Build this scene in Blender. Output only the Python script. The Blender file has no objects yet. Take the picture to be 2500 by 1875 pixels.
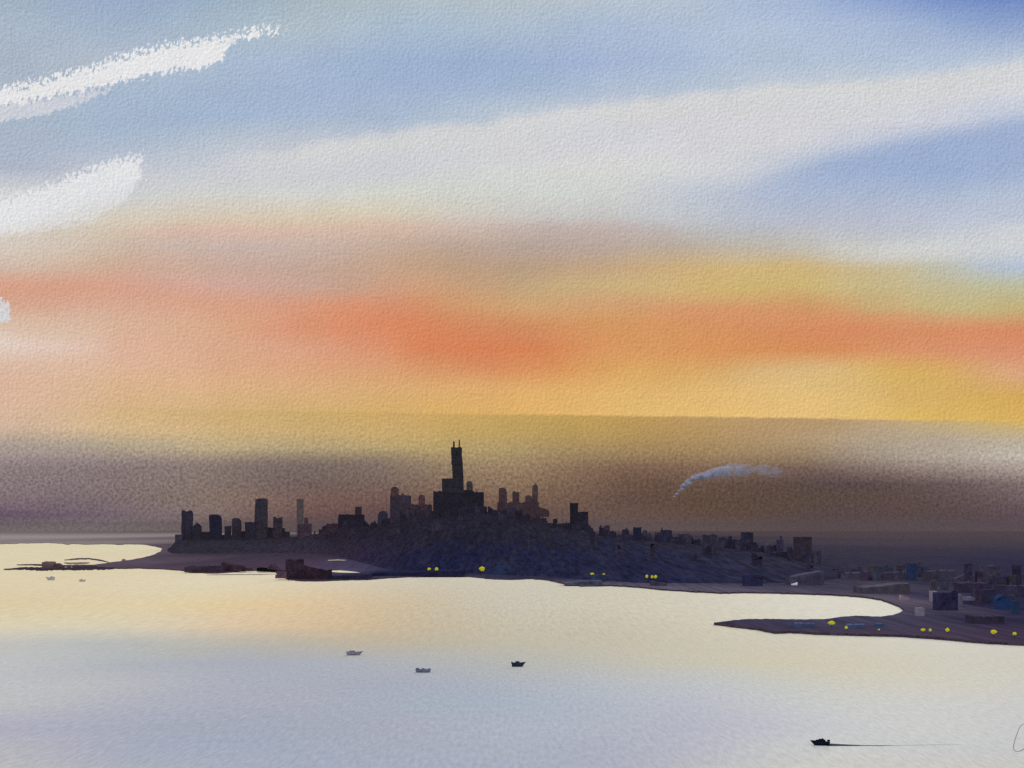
import bpy, bmesh, math, random
from mathutils import Vector, noise as mn
random.seed(7)
S = bpy.context.scene
C = S.collection
F, HZ, CAMH = 3472.0, 1292.0, 80.0          # focal length and horizon line in photo pixels, eye height in metres
E_UP, E_FACE = (0.87,0.86,0.86), (0.62,0.62,0.64)   # light falling on flat ground / on walls facing the bay (measured)
HAZE_C = (0.215, 0.170, 0.185)
HAZE_D, HAZE_L = 2.5e-5, (0.084, 0.061, 0.067)      # evening haze: extinction per metre and its own brightness

def lin(c):
    return tuple(((v/255)/12.92 if v/255 <= 0.04045 else ((v/255+0.055)/1.055)**2.4) for v in c)
def tone(c, sat, lo, hi, cool=1.0):
    if c[2] > c[0] and cool != 1: sat *= cool; c = (c[0]*.995, c[1]*1.0, c[2]*.995)
    m = sum(c)/3; g = lo+(hi-lo)*min(1, max(0, (m-80)/100))
    return tuple((m+(v-m)*sat)*g for v in c)
def div(c, e): return tuple(v/q for v, q in zip(c, e))
def dist(py, z=0.0): return F*(CAMH-z)/(py-HZ)
def gnd(px, py, z=0.0):
    d = dist(py, z); return Vector(((px-1250)/F*d, d, z))
def at(px, py, d): return Vector(((px-1250)/F*d, d, CAMH+(HZ-py)/F*d))

# ------------------------------------------------------------------ node helpers
class NT:
    def __init__(s, tree): s.t = tree; s.n = tree.nodes; s.l = tree.links
    def new(s, typ, **kw):
        nd = s.n.new(typ)
        for k, v in kw.items(): setattr(nd, k, v)
        return nd
    def put(s, sock, val):
        if isinstance(val, bpy.types.NodeSocket): s.l.new(val, sock)
        else:
            if isinstance(val, tuple) and len(val) == 3 and sock.type == 'RGBA': val = (*val, 1)
            sock.default_value = val
    def math(s, op, a, b=None, clamp=False):
        nd = s.new('ShaderNodeMath', operation=op, use_clamp=clamp)
        s.put(nd.inputs[0], a)
        if b is not None: s.put(nd.inputs[1], b)
        return nd.outputs[0]
    def step(s, v, a, b, x=0.0, y=1.0, smooth=True):
        nd = s.new('ShaderNodeMapRange', interpolation_type='SMOOTHSTEP' if smooth else 'LINEAR', clamp=True)
        for i, q in enumerate((v, a, b, x, y)): s.put(nd.inputs[i], q)
        return nd.outputs[0]
    def mix(s, f, a, b, mode='MIX'):
        nd = s.new('ShaderNodeMix', data_type='RGBA', blend_type=mode)
        nd.clamp_factor = True
        s.put(nd.inputs[0], f); s.put(nd.inputs[6], a); s.put(nd.inputs[7], b)
        return nd.outputs[2]
    def xyz(s, x, y, z=0.0):
        nd = s.new('ShaderNodeCombineXYZ')
        for i, q in enumerate((x, y, z)): s.put(nd.inputs[i], q)
        return nd.outputs[0]
    def sep(s, v):
        nd = s.new('ShaderNodeSeparateXYZ'); s.put(nd.inputs[0], v); return nd.outputs
    def noise(s, vec, scale, detail=2.0, rough=0.5, dims='3D', dist=0.0):
        nd = s.new('ShaderNodeTexNoise', noise_dimensions=dims)
        s.put(nd.inputs['Vector'], vec); nd.inputs['Scale'].default_value = scale
        nd.inputs['Detail'].default_value = detail; nd.inputs['Roughness'].default_value = rough
        nd.inputs['Distortion'].default_value = dist
        return nd.outputs[0]
    def ramp(s, f, stops, interp='LINEAR', conv=lin):
        nd = s.new('ShaderNodeValToRGB'); cr = nd.color_ramp; cr.interpolation = interp
        el = cr.elements
        while len(el) < len(stops): el.new(0.5)
        for e, (p, c) in zip(el, sorted(stops, key=lambda q: q[0])): e.position = p; e.color = (*conv(c), 1)
        s.put(nd.inputs[0], f); return nd.outputs[0]
    def scale(s, col, f):
        nd = s.new('ShaderNodeVectorMath', operation='SCALE'); s.put(nd.inputs[0], col); s.put(nd.inputs['Scale'], f)
        return nd.outputs[0]

# ------------------------------------------------------------------ the sky
XS = [0,250,500,750,1000,1250,1500,1750,2000,2250,2500]
SKY = {
 0:[(158,178,198),(150,172,205),(150,175,200),(165,183,195),(172,190,200),(178,192,202),(180,195,208),(172,190,215),(155,178,218),(120,148,208),(105,135,200)],
 70:[(168,185,203),(160,180,205),(165,185,203),(172,190,205),(165,187,210),(168,188,210),(165,185,215),(175,192,218),(172,190,220),(155,178,215),(145,168,212)],
 150:[(165,180,200),(175,188,205),(168,188,212),(160,182,212),(152,177,213),(152,176,213),(158,180,217),(172,190,217),(175,192,215),(175,193,218),(190,203,218)],
 220:[(172,185,202),(165,185,208),(160,182,210),(158,180,213),(155,178,214),(160,182,213),(172,190,214),(180,195,213),(195,205,215),(205,210,217),(212,212,220)],
 290:[(165,183,203),(160,182,208),(158,181,212),(162,183,212),(168,187,210),(185,198,212),(200,204,214),(207,207,215),(210,210,216),(205,207,218),(185,197,220)],
 350:[(168,182,203),(170,186,208),(178,192,208),(188,196,208),(198,202,212),(207,207,213),(208,208,217),(210,210,214),(205,207,216),(168,185,215),(155,175,215)],
 410:[(172,182,202),(195,200,210),(195,200,210),(198,202,212),(202,205,212),(210,212,210),(212,213,211),(208,210,214),(175,190,215),(152,174,215),(158,178,215)],
 470:[(208,210,212),(205,207,210),(207,208,205),(210,210,205),(210,212,203),(207,210,203),(205,208,208),(190,198,212),(178,188,210),(170,185,212),(175,190,214)],
 530:[(212,208,205),(215,203,185),(215,200,178),(217,200,172),(213,203,180),(203,197,190),(195,195,195),(188,193,202),(182,188,205),(182,190,210),(185,195,215)],
 560:[(215,202,190),(213,193,170),(210,185,165),(208,186,165),(205,185,165),(190,180,170),(185,178,172),(187,185,185),(188,190,198),(190,195,207),(200,205,212)],
 600:[(214,200,185),(208,185,165),(195,180,168),(193,178,165),(190,172,152),(175,162,148),(180,168,155),(190,178,160),(197,192,180),(205,208,205),(200,207,215)],
 650:[(213,185,165),(212,172,145),(198,170,150),(190,165,145),(190,162,130),(178,155,125),(190,165,125),(212,178,115),(208,180,122),(195,190,165),(178,192,212)],
 700:[(215,160,125),(214,160,130),(210,165,140),(197,160,130),(203,155,110),(195,160,118),(208,175,118),(212,178,105),(208,182,115),(198,185,140),(190,190,155)],
 750:[(212,165,130),(216,172,138),(216,162,122),(215,150,110),(212,140,90),(213,160,105),(215,158,105),(217,150,95),(212,155,95),(203,180,120),(200,178,115)],
 800:[(215,190,155),(218,180,140),(217,165,120),(217,145,100),(217,128,78),(217,135,85),(218,148,85),(218,145,80),(217,130,80),(216,135,85),(218,130,85)],
 850:[(220,205,180),(220,180,145),(219,168,125),(219,158,115),(218,130,78),(214,122,68),(218,148,80),(218,145,75),(216,140,75),(218,145,90),(217,140,95)],
 900:[(218,185,150),(220,180,140),(220,170,125),(219,162,112),(217,150,92),(217,142,78),(220,165,80),(216,170,90),(217,185,110),(215,175,80),(218,165,110)],
 950:[(217,178,140),(220,180,130),(220,175,120),(219,172,110),(218,168,98),(224,172,90),(226,180,92),(226,184,98),(226,190,106),(216,178,88),(213,170,72)],
 1009:[(216,180,140),(215,178,122),(212,175,110),(210,172,100),(215,172,88),(225,178,86),(228,186,94),(230,190,98),(230,192,104),(222,186,85),(220,176,78)],
 1014:[(215,180,140),(213,178,120),(207,172,102),(203,168,92),(205,165,85),(200,160,80),(195,152,78),(190,150,92),(185,148,98),(195,165,115),(215,180,90)],
 1060:[(208,178,140),(210,180,125),(207,175,110),(200,168,100),(198,165,90),(190,155,85),(182,145,80),(178,142,92),(180,152,115),(178,160,135),(192,175,150)],
 1100:[(172,155,140),(178,160,135),(190,168,125),(180,158,115),(185,158,100),(172,145,95),(160,130,85),(160,130,88),(155,132,105),(170,155,138),(195,185,170)],
 1140:[(155,143,142),(146,134,132),(146,130,116),(120,105,95),(140,122,95),(150,128,95),(125,100,78),(125,100,80),(115,95,85),(140,125,115),(170,155,145)],
 1180:[(138,126,127),(134,121,119),(134,118,107),(110,92,85),(122,102,85),(135,112,85),(108,85,68),(100,80,65),(88,72,68),(95,80,78),(125,110,108)],
 1220:[(124,110,115),(120,107,108),(128,112,100),(120,95,85),(110,85,75),(118,95,75),(100,78,66),(92,74,58),(88,72,62),(92,74,70),(105,90,92)],
 1260:[(97,81,98),(109,95,105),(118,104,100),(105,82,78),(90,70,70),(98,78,70),(98,78,70),(92,72,62),(85,70,66),(85,70,70),(88,72,78)],
 1288:[(134,121,123),(136,121,121),(120,101,100),(100,78,78),(90,70,72),(92,72,72),(100,80,78),(98,78,75),(88,70,72),(88,72,78),(90,75,85)],
}
def shift(r, x, c):
    if 540 <= r <= 660 and 300 < x < 1700: c = (c[0]*1.045, c[1]*0.99, c[2]*0.99)
    if 690 <= r <= 1060 and x < 1150: c = (c[0]*1.03, c[1]*1.005, c[2]*1.07)
    if 840 <= r <= 1012 and x >= 1150: c = (c[0]*1.03, c[1]*0.995, c[2]*1.06)
    if 1120 <= r <= 1270: c = (c[0]*1.0, c[1]*0.955, c[2]*0.97)
    return c
for r_ in SKY: SKY[r_] = [shift(r_, x_, c_) for x_, c_ in zip(XS, SKY[r_])]
W = bpy.data.worlds.new('World'); S.world = W; W.use_nodes = True
W.node_tree.nodes.clear()
n = NT(W.node_tree)
SUN_EL, SUN_AZ = math.radians(9), math.radians(14)      # low behind the cloud bank, to the right of the tower
tc = n.new('ShaderNodeTexCoord').outputs['Generated']
dx, dy, dz = n.sep(tc)
yy = n.math('MAXIMUM', dy, 0.05)
PX = n.math('ADD', n.math('MULTIPLY', n.math('DIVIDE', dx, yy), F), 1250.0)
PY = n.math('SUBTRACT', HZ, n.math('MULTIPLY', n.math('DIVIDE', dz, yy), F))
P = n.xyz(PX, PY)
# drifting cloud layers: bend the bands a little
w1 = n.math('SUBTRACT', n.noise(n.xyz(n.math('MULTIPLY', PX, 0.4), PY), 0.006, 3, 0.5, '2D'), 0.5)
w2 = n.math('SUBTRACT', n.noise(P, 0.0035, 2, 0.5, '2D'), 0.5)
slope = n.math('MULTIPLY', n.math('SUBTRACT', PX, 1250.0), 0.0145)
fadeedge = n.step(PY, 880.0, 990.0, 1.0, 0.12)
edge_j = n.math('MULTIPLY', n.math('SUBTRACT', n.noise(P, 0.03, 4, 0.65, '2D'), 0.5), 7.0)
ys = n.math('ADD', n.math('SUBTRACT', PY, n.math('MULTIPLY', slope, n.math('MULTIPLY', n.step(PY, 700.0, 980.0), n.step(PY, 1080.0, 1200.0, 1.0, 0.0)))),
            n.math('ADD', n.math('MULTIPLY', n.math('MULTIPLY', w1, fadeedge), 46.0), edge_j))
xs = n.math('ADD', PX, n.math('MULTIPLY', w2, 190.0))
xf = n.math('DIVIDE', n.math('ADD', xs, 250.0), 3000.0, True)
rows = sorted(SKY)
col = None
for i, r in enumerate(rows):
    # what lies beyond the haze: the haze in front adds its own light and takes some away
    T = max(0.42, math.exp(-HAZE_D*min(60000, 265/max(1e-5, (HZ-r)/F))))
    beyond = lambda c: tuple(max(0.004, (v-(1-T)*h)/T) for v, h in zip(lin(tone(c, 0.82, 1.06, 1.0)), HAZE_L))
    rc = n.ramp(xf, [((x+250)/3000, c) for x, c in zip(XS, SKY[r])], 'CARDINAL', beyond)
    if col is None: col = rc
    else: col = n.mix(n.step(ys, float(rows[i-1]), float(r), smooth=False), col, rc)
# thin cloud veils with one firm edge, fading away from it
def lineY(pts):
    nd = n.new('ShaderNodeFloatCurve'); cu = nd.mapping; cv = cu.curves[0]
    nd.inputs['Value'].default_value = 0
    lo = min(p[0] for p in pts); hi = max(p[0] for p in pts)
    for i, (x, y) in enumerate(pts):
        q = ((x-lo)/(hi-lo), y/2000)
        if i == 0: cv.points[0].location = q
        elif i == len(pts)-1: cv.points[-1].location = q
        else: cv.points.new(*q)
    for p_ in cv.points: p_.handle_type = 'AUTO'
    cu.update()
    n.l.new(n.math('DIVIDE', n.math('SUBTRACT', PX, float(lo)), float(hi-lo), True), nd.inputs['Value'])
    return n.math('MULTIPLY', nd.outputs[0], 2000.0)
wob = n.math('MULTIPLY', n.math('SUBTRACT', n.noise(P, 0.012, 4, 0.6, '2D'), 0.5), 34.0)
def veil_layer(pts, e0, e1, f0, f1, c, amt, xr):
    global col
    dd = n.math('ADD', n.math('SUBTRACT', PY, lineY(pts)), wob)
    m = n.math('MULTIPLY', n.step(dd, float(e0), float(e1)), n.step(dd, float(f0), float(f1), 1.0, 0.0))
    for a, b_ in xr: m = n.math('MULTIPLY', m, n.step(PX, float(a), float(b_)) if a < b_ else n.step(PX, float(b_), float(a), 1.0, 0.0))
    col = n.mix(n.math('MULTIPLY', m, amt), col, lin(c))
veil_layer([(300,405),(750,352),(1000,312),(1250,287),(1530,243),(1815,214),(2154,188),(2600,130)], -14, 22, 20, 110, (216,215,213), .75, [(400,800)])
veil_layer([(1600,480),(1800,432),(2000,372),(2250,318),(2600,250)], -6, 46, 40, 190, (156,175,209), .80, [(1680,2080)])
veil_layer([(1700,625),(2000,622),(2250,612),(2600,572)], -40, 0, 4, 44, (210,211,210), .55, [(1900,2200)])
veil_layer([(1400,762),(1760,752),(2150,768),(2600,792)], -26, 22, 20, 110, (224,148,108), .40, [(1450,1750)])
veil_layer([(500,770),(800,742),(960,765),(1100,812),(1400,850)], -40, 30, 20, 120, (224,140,94), .34, [(600,850),(1500,1150)])
veil_layer([(-200,708),(200,690),(500,720),(900,760)], -40, 20, 10, 90, (217,160,130), .50, [(900,500)])
veil_layer([(-200,1118),(400,1122),(800,1108),(1100,1100)], -20, 26, 20, 120, (126,112,110), .45, [(1150,900)])
# white clouds torn along their upper edges
tear = n.noise(n.xyz(n.math('ADD', PX, n.math('MULTIPLY', PY, 0.35)), n.math('MULTIPLY', PY, 0.62)), 0.085, 3.5, 0.62, '2D')
tear = n.math('SUBTRACT', tear, 0.5)
fleck = n.math('SUBTRACT', n.noise(n.xyz(n.math('MULTIPLY', PX, 1.25), n.math('MULTIPLY', PY, 0.8)), 0.10, 2.5, 0.6, '2D'), 0.47)
def cloud(mask_terms, colr, amp, soft, melt=None):
    """mask_terms: signed distances (inside > 0); the torn edge comes from noise"""
    global col
    m = mask_terms[0]
    for t in mask_terms[1:]: m = n.math('MINIMUM', m, t)
    e = n.math('ADD', m, n.math('MULTIPLY', tear, amp))
    # towards the upper edge the cloud breaks into flecks
    brk = n.math('ADD', n.math('MULTIPLY', fleck, 150.0), n.math('SUBTRACT', mask_terms[0], 12.0))
    e = n.math('MINIMUM', e, n.math('MAXIMUM', brk, n.math('SUBTRACT', mask_terms[0], 26.0)))
    op = n.step(mask_terms[0], float(melt[0]), float(melt[1]), 0.97, melt[2]) if melt else 0.97
    col = n.mix(n.math('MULTIPLY', n.step(e, -soft, soft), op), col, colr)
up = lambda pts: n.math('SUBTRACT', PY, lineY(pts))          # positive below the line
dn = lambda pts: n.math('SUBTRACT', lineY(pts), PY)          # positive above the line
rt = lambda x: n.math('SUBTRACT', float(x), PX)
white, lav = lin((232,232,233)), lin((206,209,218))
cloud([up([(-700,330),(0,236),(150,222),(280,200)]), dn([(-700,380),(0,298),(160,264),(280,214)]), n.math('MULTIPLY', rt(275), 0.3)], lav, 42, 3)
cloud([up([(-700,300),(0,207),(200,160),(380,106),(545,80),(650,56),(760,30)]), dn([(-700,345),(0,258),(200,219),(400,175),(545,140),(560,112),(650,86),(760,50)]), n.math('MULTIPLY', rt(660), 0.22)], white, 62, 2.5)
cloud([up([(-500,520),(0,478),(120,445),(230,398),(345,372)]), dn([(-500,640),(0,575),(190,546),(300,492),(350,430)]), n.math('MULTIPLY', rt(345), 0.8)], lin((228,229,231)), 60, 7, (50, 130, 0.45))
cloud([up([(-300,690),(0,722),(28,745)]), dn([(-300,830),(0,790),(28,780)]), rt(26)], lin((214,214,216)), 28, 3)
# paper grain: relief light and shade painted into the sky, plus granulation
def emb(scale, o):
    a = n.noise(P, scale, 2.0, 0.6, '2D')
    b = n.noise(n.xyz(n.math('ADD', PX, o), n.math('ADD', PY, o)), scale, 2.0, 0.6, '2D')
    return n.math('SUBTRACT', a, b)
g1 = n.math('ADD', n.math('MULTIPLY', emb(0.14, 2.3), 0.44), n.math('MULTIPLY', emb(0.055, 4.5), 0.10))
g2 = n.math('SUBTRACT', n.noise(P, 0.13, 3, 0.7, '2D'), 0.51)
g3 = n.math('SUBTRACT', n.noise(P, 0.012, 3, 0.6, '2D'), 0.5)
gran = n.step(ys, 1000.0, 1200.0, 0.26, 1.7)
gain = n.math('ADD', 1.0, n.math('ADD', g1, n.math('ADD', n.math('MULTIPLY', g2, gran), n.math('MULTIPLY', g3, 0.10))))
col = n.scale(col, gain)
# the rest of the sky dome
sky = n.new('ShaderNodeTexSky', sky_type='NISHITA')
sky.sun_disc = False; sky.sun_elevation = SUN_EL; sky.sun_rotation = SUN_AZ
sky.air_density = 1.2; sky.dust_density = 1.5
dome = n.scale(sky.outputs[0], 0.15)
overhead_fill = n.mix(0.72, dome, (1.12, 1.10, 1.12))                 # bright overhead sky, out of view, added to light the water
low = n.mix(n.step(dz, 0.10, 0.45), n.mix(n.step(dy, -0.4, 0.5), (0.17, 0.165, 0.20), (0.30, 0.26, 0.26)), overhead_fill)
# gather the painted bank into the dome overhead, to the sides and behind
side = n.math('MULTIPLY', n.step(dy, 0.45, 0.72), n.step(PY, -420.0, -40.0))
fin = n.mix(side, low, col)
bg = n.new('ShaderNodeBackground'); n.put(bg.inputs[0], fin); bg.inputs[1].default_value = 1.0
out = n.new('ShaderNodeOutputWorld'); n.l.new(bg.outputs[0], out.inputs[0])
W.cycles.sampling_method = 'MANUAL'; W.cycles.sample_map_resolution = 1024

sun = bpy.data.lights.new('sun', 'SUN'); sun.energy = 0.7; sun.angle = math.radians(12); sun.color = (1.0, 0.86, 0.68)
so = bpy.data.objects.new('sun', sun); C.objects.link(so)
sd = Vector((math.sin(SUN_AZ)*math.cos(SUN_EL), math.cos(SUN_AZ)*math.cos(SUN_EL), math.sin(SUN_EL)))
so.rotation_euler = sd.to_track_quat('Z', 'Y').to_euler(); so.location = (600, 2000, 900)

# ------------------------------------------------------------------ materials
def mat(name):
    m = bpy.data.materials.new(name); m.use_nodes = True; m.node_tree.nodes.clear()
    k = NT(m.node_tree)
    b = k.new('ShaderNodeBsdfPrincipled'); o = k.new('ShaderNodeOutputMaterial')
    k.l.new(b.outputs[0], o.inputs[0]); b.inputs['Roughness'].default_value = 0.9
    b.inputs['Specular IOR Level'].default_value = 0.0
    return m, k, b
def grain(k, pos, size, amt):
    q = k.noise(pos, 1.0/size, 3, 0.65)
    return k.math('ADD', 1.0, k.math('MULTIPLY', k.math('SUBTRACT', q, 0.5), amt))
_wash = {}
def wash(c, e=None, size=9.0, amt=1.5, two=None, d=0.0):
    """matt weathered masonry seen far off: one base colour, mottled"""
    d = round(d/400)*400.0; key = (c, e, size, amt, two, d)
    if key in _wash: return _wash[key]
    m, k, b = mat('masonry_%d_%d_%d' % c)
    e = e or E_FACE; e = e if isinstance(e, tuple) else (e,)*3
    pos = k.new('ShaderNodeNewGeometry').outputs['Position']
    T = math.exp(-HAZE_D*d)
    clear = lambda q: tuple(max(0.004, (v-(1-T)*h)/T) for v, h in zip(lin(q), HAZE_L))
    base = div(clear(c), e)
    other = div(clear(two or tuple(int(x*1.08+5) for x in c)), e)
    big = k.noise(pos, 1.0/(size*5), 3, 0.6)
    colr = k.mix(k.step(big, 0.4, 0.7), base, other)
    k.put(b.inputs['Base Color'], k.scale(colr, grain(k, pos, size, amt*1.7)))
    _wash[key] = m
    return m

XC = [0,250,500,750,1000,1250,1500,1750,2000,2250,2500]
def ground_map(k, table, hw=0.43, warp=0.0, interp='CARDINAL', xs=XC, z=0.0, fix=(1,1,1)):
    """colour zones laid out on the ground in metres"""
    x, y, zz = k.sep(k.new('ShaderNodeNewGeometry').outputs['Position'])
    if warp:
        v = k.xyz(k.math('MULTIPLY', x, 0.010), k.math('MULTIPLY', y, 0.0022))
        y = k.math('MULTIPLY', y, k.math('ADD', 1.0, k.math('MULTIPLY', k.math('SUBTRACT', k.noise(v, 1.0, 3, 0.55), 0.5), warp)))
    def own(c, d):                                         # ground colour under the haze and the evening light
        T = math.exp(-HAZE_D*min(d, 20000))
        return div([max(0.006, (v-(1-T)*h)/T) for v, h in zip(lin(tone(c, *fix)), HAZE_L)], E_UP)
    rws = sorted(table, reverse=True)                      # near to far
    colr = None
    for i, r in enumerate(rws):
        d = dist(r, z); half = hw*d
        xf_ = k.math('ADD', k.math('DIVIDE', x, 2*half), 0.5, True)
        rc = k.ramp(xf_, [(((px-1250)/F*d)/(2*half)+0.5, c) for px, c in zip(xs, table[r])], interp,
            lambda c: own(c, d))
        colr = rc if colr is None else k.mix(k.step(y, dist(rws[i-1], z), d, smooth=False), colr, rc)
    return colr, x, y

WATER = {  # cream to blue sky reflection painted into the water's base colour
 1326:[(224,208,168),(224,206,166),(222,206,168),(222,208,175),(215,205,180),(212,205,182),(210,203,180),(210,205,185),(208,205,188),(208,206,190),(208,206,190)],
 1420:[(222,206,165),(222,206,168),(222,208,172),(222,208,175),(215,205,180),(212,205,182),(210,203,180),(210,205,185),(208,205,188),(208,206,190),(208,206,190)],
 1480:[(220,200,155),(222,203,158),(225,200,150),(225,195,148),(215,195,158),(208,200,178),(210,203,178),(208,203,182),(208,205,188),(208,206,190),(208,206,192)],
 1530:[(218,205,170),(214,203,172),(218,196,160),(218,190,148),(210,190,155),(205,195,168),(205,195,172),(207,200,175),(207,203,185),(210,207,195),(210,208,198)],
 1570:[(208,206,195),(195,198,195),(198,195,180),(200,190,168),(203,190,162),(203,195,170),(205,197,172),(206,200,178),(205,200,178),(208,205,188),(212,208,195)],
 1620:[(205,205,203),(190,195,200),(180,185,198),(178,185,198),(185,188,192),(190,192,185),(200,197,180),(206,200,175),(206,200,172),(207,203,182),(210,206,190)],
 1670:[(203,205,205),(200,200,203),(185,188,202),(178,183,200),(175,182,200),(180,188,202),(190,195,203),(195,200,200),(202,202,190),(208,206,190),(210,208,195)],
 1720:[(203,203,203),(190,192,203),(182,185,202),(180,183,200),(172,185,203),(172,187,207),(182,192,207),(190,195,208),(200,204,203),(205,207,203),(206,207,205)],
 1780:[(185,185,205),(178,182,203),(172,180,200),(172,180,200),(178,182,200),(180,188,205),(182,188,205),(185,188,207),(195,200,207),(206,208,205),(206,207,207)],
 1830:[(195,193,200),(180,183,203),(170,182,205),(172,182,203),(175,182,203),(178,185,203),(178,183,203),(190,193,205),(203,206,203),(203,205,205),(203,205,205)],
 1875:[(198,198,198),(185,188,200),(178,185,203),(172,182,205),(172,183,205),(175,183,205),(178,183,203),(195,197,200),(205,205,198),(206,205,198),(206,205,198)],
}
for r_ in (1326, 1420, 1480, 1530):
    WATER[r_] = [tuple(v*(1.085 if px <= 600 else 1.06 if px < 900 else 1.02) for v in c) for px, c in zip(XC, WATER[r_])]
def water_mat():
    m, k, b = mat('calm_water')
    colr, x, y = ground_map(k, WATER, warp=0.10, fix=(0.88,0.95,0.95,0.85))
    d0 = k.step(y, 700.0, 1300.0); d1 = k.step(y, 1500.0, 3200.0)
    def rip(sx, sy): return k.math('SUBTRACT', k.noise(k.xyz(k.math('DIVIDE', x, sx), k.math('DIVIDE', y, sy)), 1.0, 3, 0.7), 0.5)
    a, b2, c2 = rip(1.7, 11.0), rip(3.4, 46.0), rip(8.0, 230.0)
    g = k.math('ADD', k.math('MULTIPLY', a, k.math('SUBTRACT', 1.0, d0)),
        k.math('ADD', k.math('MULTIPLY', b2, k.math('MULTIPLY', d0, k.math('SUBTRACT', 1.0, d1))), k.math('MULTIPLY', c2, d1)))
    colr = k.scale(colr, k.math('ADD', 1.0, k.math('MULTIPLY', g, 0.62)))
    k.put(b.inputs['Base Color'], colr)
    b.inputs['Roughness'].default_value = 0.75; b.inputs['Specular IOR Level'].default_value = 0.05
    return m

XL = [0,250,400,500,750,850,1000,1250,1500,1750,2000,2250,2350,2500]
LAND = {  # far rows tinted like the haze: distance fade painted into the ground
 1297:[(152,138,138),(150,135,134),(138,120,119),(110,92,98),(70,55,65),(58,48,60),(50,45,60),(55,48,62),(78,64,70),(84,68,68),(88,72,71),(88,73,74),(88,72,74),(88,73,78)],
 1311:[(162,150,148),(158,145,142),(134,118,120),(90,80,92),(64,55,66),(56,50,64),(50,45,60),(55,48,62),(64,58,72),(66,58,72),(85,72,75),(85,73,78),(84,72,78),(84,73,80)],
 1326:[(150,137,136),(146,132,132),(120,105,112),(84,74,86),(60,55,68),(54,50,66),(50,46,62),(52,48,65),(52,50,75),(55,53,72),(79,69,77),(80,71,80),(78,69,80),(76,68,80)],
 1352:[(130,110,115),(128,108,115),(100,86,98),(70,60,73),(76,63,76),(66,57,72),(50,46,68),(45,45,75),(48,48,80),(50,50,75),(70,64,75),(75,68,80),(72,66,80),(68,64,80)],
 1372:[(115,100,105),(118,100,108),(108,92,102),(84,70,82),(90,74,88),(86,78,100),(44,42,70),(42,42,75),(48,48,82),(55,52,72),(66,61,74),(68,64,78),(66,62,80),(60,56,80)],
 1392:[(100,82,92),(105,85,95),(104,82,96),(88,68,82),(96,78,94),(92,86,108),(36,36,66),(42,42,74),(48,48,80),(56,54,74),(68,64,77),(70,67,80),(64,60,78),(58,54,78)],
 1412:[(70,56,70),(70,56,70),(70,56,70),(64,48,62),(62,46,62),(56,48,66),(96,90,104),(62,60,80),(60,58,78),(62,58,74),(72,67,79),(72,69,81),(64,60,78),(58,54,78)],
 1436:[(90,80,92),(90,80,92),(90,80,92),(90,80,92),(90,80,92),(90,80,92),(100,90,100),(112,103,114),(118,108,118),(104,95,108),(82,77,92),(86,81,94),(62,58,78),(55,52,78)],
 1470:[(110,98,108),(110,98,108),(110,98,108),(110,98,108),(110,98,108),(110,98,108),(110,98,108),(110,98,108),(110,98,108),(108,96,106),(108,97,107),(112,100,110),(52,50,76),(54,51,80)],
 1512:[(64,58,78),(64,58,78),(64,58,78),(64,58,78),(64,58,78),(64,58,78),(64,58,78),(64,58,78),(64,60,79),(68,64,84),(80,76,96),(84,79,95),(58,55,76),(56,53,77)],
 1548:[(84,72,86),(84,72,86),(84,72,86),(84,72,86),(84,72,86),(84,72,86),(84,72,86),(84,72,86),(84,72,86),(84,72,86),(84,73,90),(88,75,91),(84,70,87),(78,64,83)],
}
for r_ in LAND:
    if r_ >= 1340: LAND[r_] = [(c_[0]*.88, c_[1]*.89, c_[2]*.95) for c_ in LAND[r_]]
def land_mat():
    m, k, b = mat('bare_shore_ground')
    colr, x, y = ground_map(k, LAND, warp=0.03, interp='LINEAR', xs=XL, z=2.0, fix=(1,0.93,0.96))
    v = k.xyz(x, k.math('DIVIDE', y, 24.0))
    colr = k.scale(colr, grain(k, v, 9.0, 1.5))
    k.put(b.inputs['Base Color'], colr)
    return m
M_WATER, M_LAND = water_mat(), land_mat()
M_BANK = wash((60,50,62), size=6.0, amt=1.2)

# ------------------------------------------------------------------ objects
def link(name, verts, faces, m, parent=None, smooth=False):
    me = bpy.data.meshes.new(name); me.from_pydata([tuple(v) for v in verts], [], faces); me.update()
    bm = bmesh.new(); bm.from_mesh(me); bmesh.ops.recalc_face_normals(bm, faces=bm.faces); bm.to_mesh(me); bm.free()
    if smooth:
        for p in me.polygons: p.use_smooth = True
    o = bpy.data.objects.new(name, me); C.objects.link(o)
    for mm in (m if isinstance(m, list) else [m]): me.materials.append(mm)
    if parent: o.parent = parent
    return o
def tag(o, label, cat, group=None):
    o['label'] = label; o['category'] = cat
    if group: o['group'] = group
    return o
def structure(o): o['kind'] = 'structure'; return o
def base(name, loc):
    o = bpy.data.objects.new(name, None); o.empty_display_size = 5; C.objects.link(o); o.location = loc
    return o
def local(parent, pts): return [p - parent.location for p in pts] if parent else pts

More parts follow.
